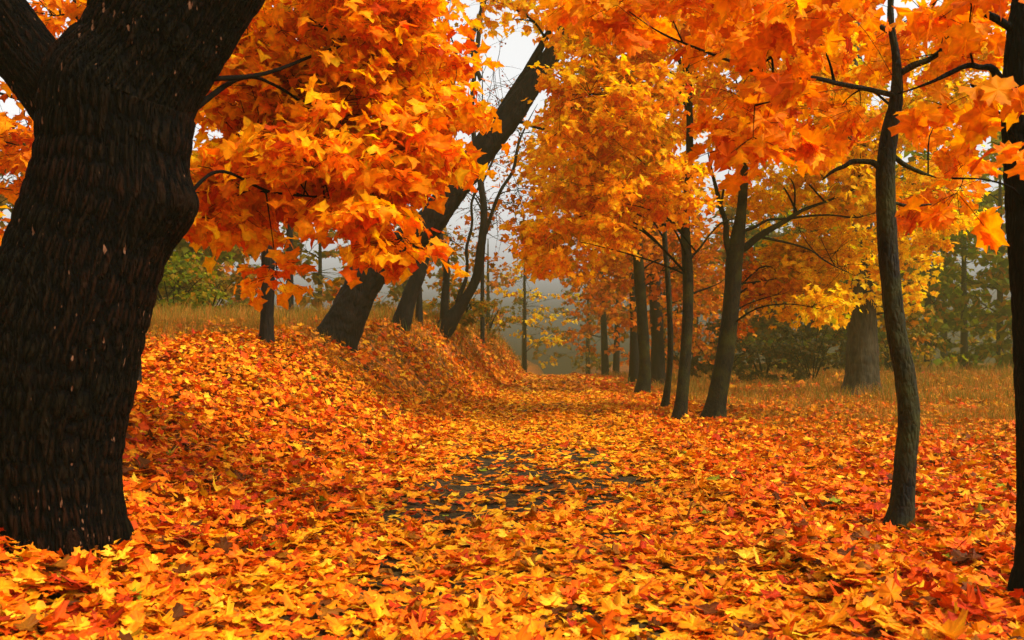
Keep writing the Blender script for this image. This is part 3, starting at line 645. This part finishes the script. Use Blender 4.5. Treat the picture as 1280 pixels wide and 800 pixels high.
def shrub(label, px, Y, H_, rx, pal, n, group, size=.22, nl=24, name='shrub'):
    x = (px-640)/F*Y; z = float(ground_z(x, Y)); t = empty(name, (x, Y, z), label, 'shrub', group)
    mb = MB(); an = []; ar = []
    for k in range(7):
        a = rng.uniform(0, 2*pi); q = np.array([x, Y, z-.1]); e = q+np.array([cos(a)*rx*.6, sin(a)*rx*.6, H_*rng.uniform(.6, 1.0)])
        p, r = tube(mb, [q, (q+e)/2+np.array([0, 0, .12*H_]), e], [.035, .022, .008], 5, 8); an.append(p[2:]); ar.append(r[2:])
    mb.build('stem', M_TWIG, t)
    py = HY-(z+H_*.5-CAMZ)*F/Y
    crown(t, np.concatenate(an), np.concatenate(ar), [(px, py, Y, rx*F/Y, H_*.5*F/Y, rx*.7, n)], pal, size, 'far', spray_r=.5, nl=nl, r0=.015, twigs=5, name='foliage')
for (px, Y, H_, rx, pal, n, lab, g) in [
    (215, 34, 2.6, 2.2, 'green', 40, 'green leafy shrub in the gap right of the massive trunk', None),
    (262, 38, 2.2, 2.2, 'olive', 30, 'olive shrub between the green shrub and the slim trunk', None),
    (900, 48, 3.2, 2.6, 'dark', 40, 'dark shrub in shade behind the forked maple', None),
    (955, 46, 3.4, 2.8, 'dark', 44, 'dark olive shrub between forked maple and stout meadow trunk', None),
    (1015, 44, 3.4, 2.6, 'dark', 44, 'dark olive shrub beside the left of the stout meadow trunk', None),
    (1120, 50, 2.6, 2.4, 'olive', 26, 'olive shrub just right of the stout meadow trunk', None),
    (860, 55, 4.2, 2.8, 'dull', 40, 'brown leaved shrub behind the avenue trunks', None),
    (575, 40, 2.0, 1.3, 'olive', 16, 'small olive shrub on the bank under the forked tree', None),
    (610, 58, 2.2, 1.6, 'olive', 14, 'low shrub where the bank meets the misty path end', None),
    (430, 24, 1.2, .35, 'dull', 3, 'twiggy sapling growing on the bank slope', None)]:
    shrub(lab, px, Y, H_, rx, pal, n, g)

# fallen twigs on the leaves
for i, (pl, Y, lab) in enumerate([([(1118, 664, 2.5), (1128, 680, 2.2), (1131, 700, 1.5)], 6.6, 'thin dark twig lying at the foot of the slender right trunk'),
                                ([(1020, 682, 2.5), (1048, 688, 2.4), (1078, 694, 1.6)], 6.5, 'thin curved twig lying on leaves left of the slender right trunk')]):
    pts = []; 
    for q in pl:
        yy = CAMZ*F/(q[1]-HY)*.97; x = (q[0]-640)/F*yy
        pts.append(np.array([x, yy, float(ground_z(x, yy))+.10]))
    t = MB(); tube(t, pts, [q[2]/2/F*Y for q in pl], 6, 16)
    o = t.build('fallen_twig', M_TWIG); o['label'] = lab; o['category'] = 'twig'

# ---------------------------------------------------------------- haze
mb = MB(); x0, x1, y0, y1, z0, z1 = -275., 275., -75., 315., -6., 19.
V = [(x, y, z) for z in (z0, z1) for y in (y0, y1) for x in (x0, x1)]
mb.add(V, [[0, 2, 3, 1], [4, 5, 7, 6], [0, 1, 5, 4], [2, 6, 7, 3], [0, 4, 6, 2], [1, 3, 7, 5]])
m, nt, N, L = newmat('haze_air'); out = N('ShaderNodeOutputMaterial'); pv = N('ShaderNodeVolumePrincipled')
pv.inputs['Density'].default_value = .0064; pv.inputs['Color'].default_value = (.125, .115, .036, 1); pv.inputs['Anisotropy'].default_value = .2
L(pv.outputs[0], out.inputs['Volume'])
o = mb.build('haze', m, smooth_on=False); o['kind'] = 'stuff'; o['label'] = 'thin grey autumn mist filling the wood'

# ---------------------------------------------------------------- light
SUN_EL, SUN_AZ = 48, 118    # azimuth clockwise from +Y: to the camera's right, a little behind it
w = bpy.data.worlds.new('World'); SC.world = w; w.use_nodes = True; nt = w.node_tree; nt.nodes.clear()
out = nt.nodes.new('ShaderNodeOutputWorld'); bg = nt.nodes.new('ShaderNodeBackground'); sky = nt.nodes.new('ShaderNodeTexSky')
sky.sky_type = 'NISHITA'; sky.sun_disc = False; sky.sun_elevation = radians(SUN_EL); sky.sun_rotation = radians(SUN_AZ)
sky.dust_density = 4; sky.air_density = 1
hs = nt.nodes.new('ShaderNodeHueSaturation'); hs.inputs['Saturation'].default_value = .04
nt.links.new(sky.outputs[0], hs.inputs['Color']); nt.links.new(hs.outputs[0], bg.inputs[0]); bg.inputs[1].default_value = .15
nt.links.new(bg.outputs[0], out.inputs[0])
ld = bpy.data.lights.new('sun', 'SUN'); ld.energy = 1.5; ld.angle = radians(12); ld.color = (1, .95, .86)
lo = bpy.data.objects.new('sun', ld); C.objects.link(lo)
d = Vector((sin(radians(SUN_AZ))*cos(radians(SUN_EL)), cos(radians(SUN_AZ))*cos(radians(SUN_EL)), sin(radians(SUN_EL))))
lo.rotation_euler = d.to_track_quat('Z', 'Y').to_euler(); lo.location = (10, -10, 40)

# ---------------------------------------------------------------- camera
cd = bpy.data.cameras.new('camera'); cd.sensor_width = 36; cd.lens = F/1280*36; cd.shift_y = (HY-400)/1280
cd.clip_end = 2000; cd.clip_start = .05
co = bpy.data.objects.new('camera', cd); C.objects.link(co); co.location = (0, 0, CAMZ); co.rotation_euler = (radians(90), 0, 0)
SC.camera = co
cd.dof.use_dof = True; cd.dof.focus_distance = 11; cd.dof.aperture_fstop = 4.5
SC.view_settings.view_transform = 'Standard'; SC.view_settings.look = 'None'; SC.view_settings.gamma = 1
SC.view_settings.exposure = 1.38
SC.cycles.use_denoising = True
SC.cycles.max_bounces = 8; SC.cycles.diffuse_bounces = 4; SC.cycles.glossy_bounces = 2; SC.cycles.transmission_bounces = 4; SC.cycles.volume_bounces = 1
SC.cycles.sample_clamp_indirect = 6
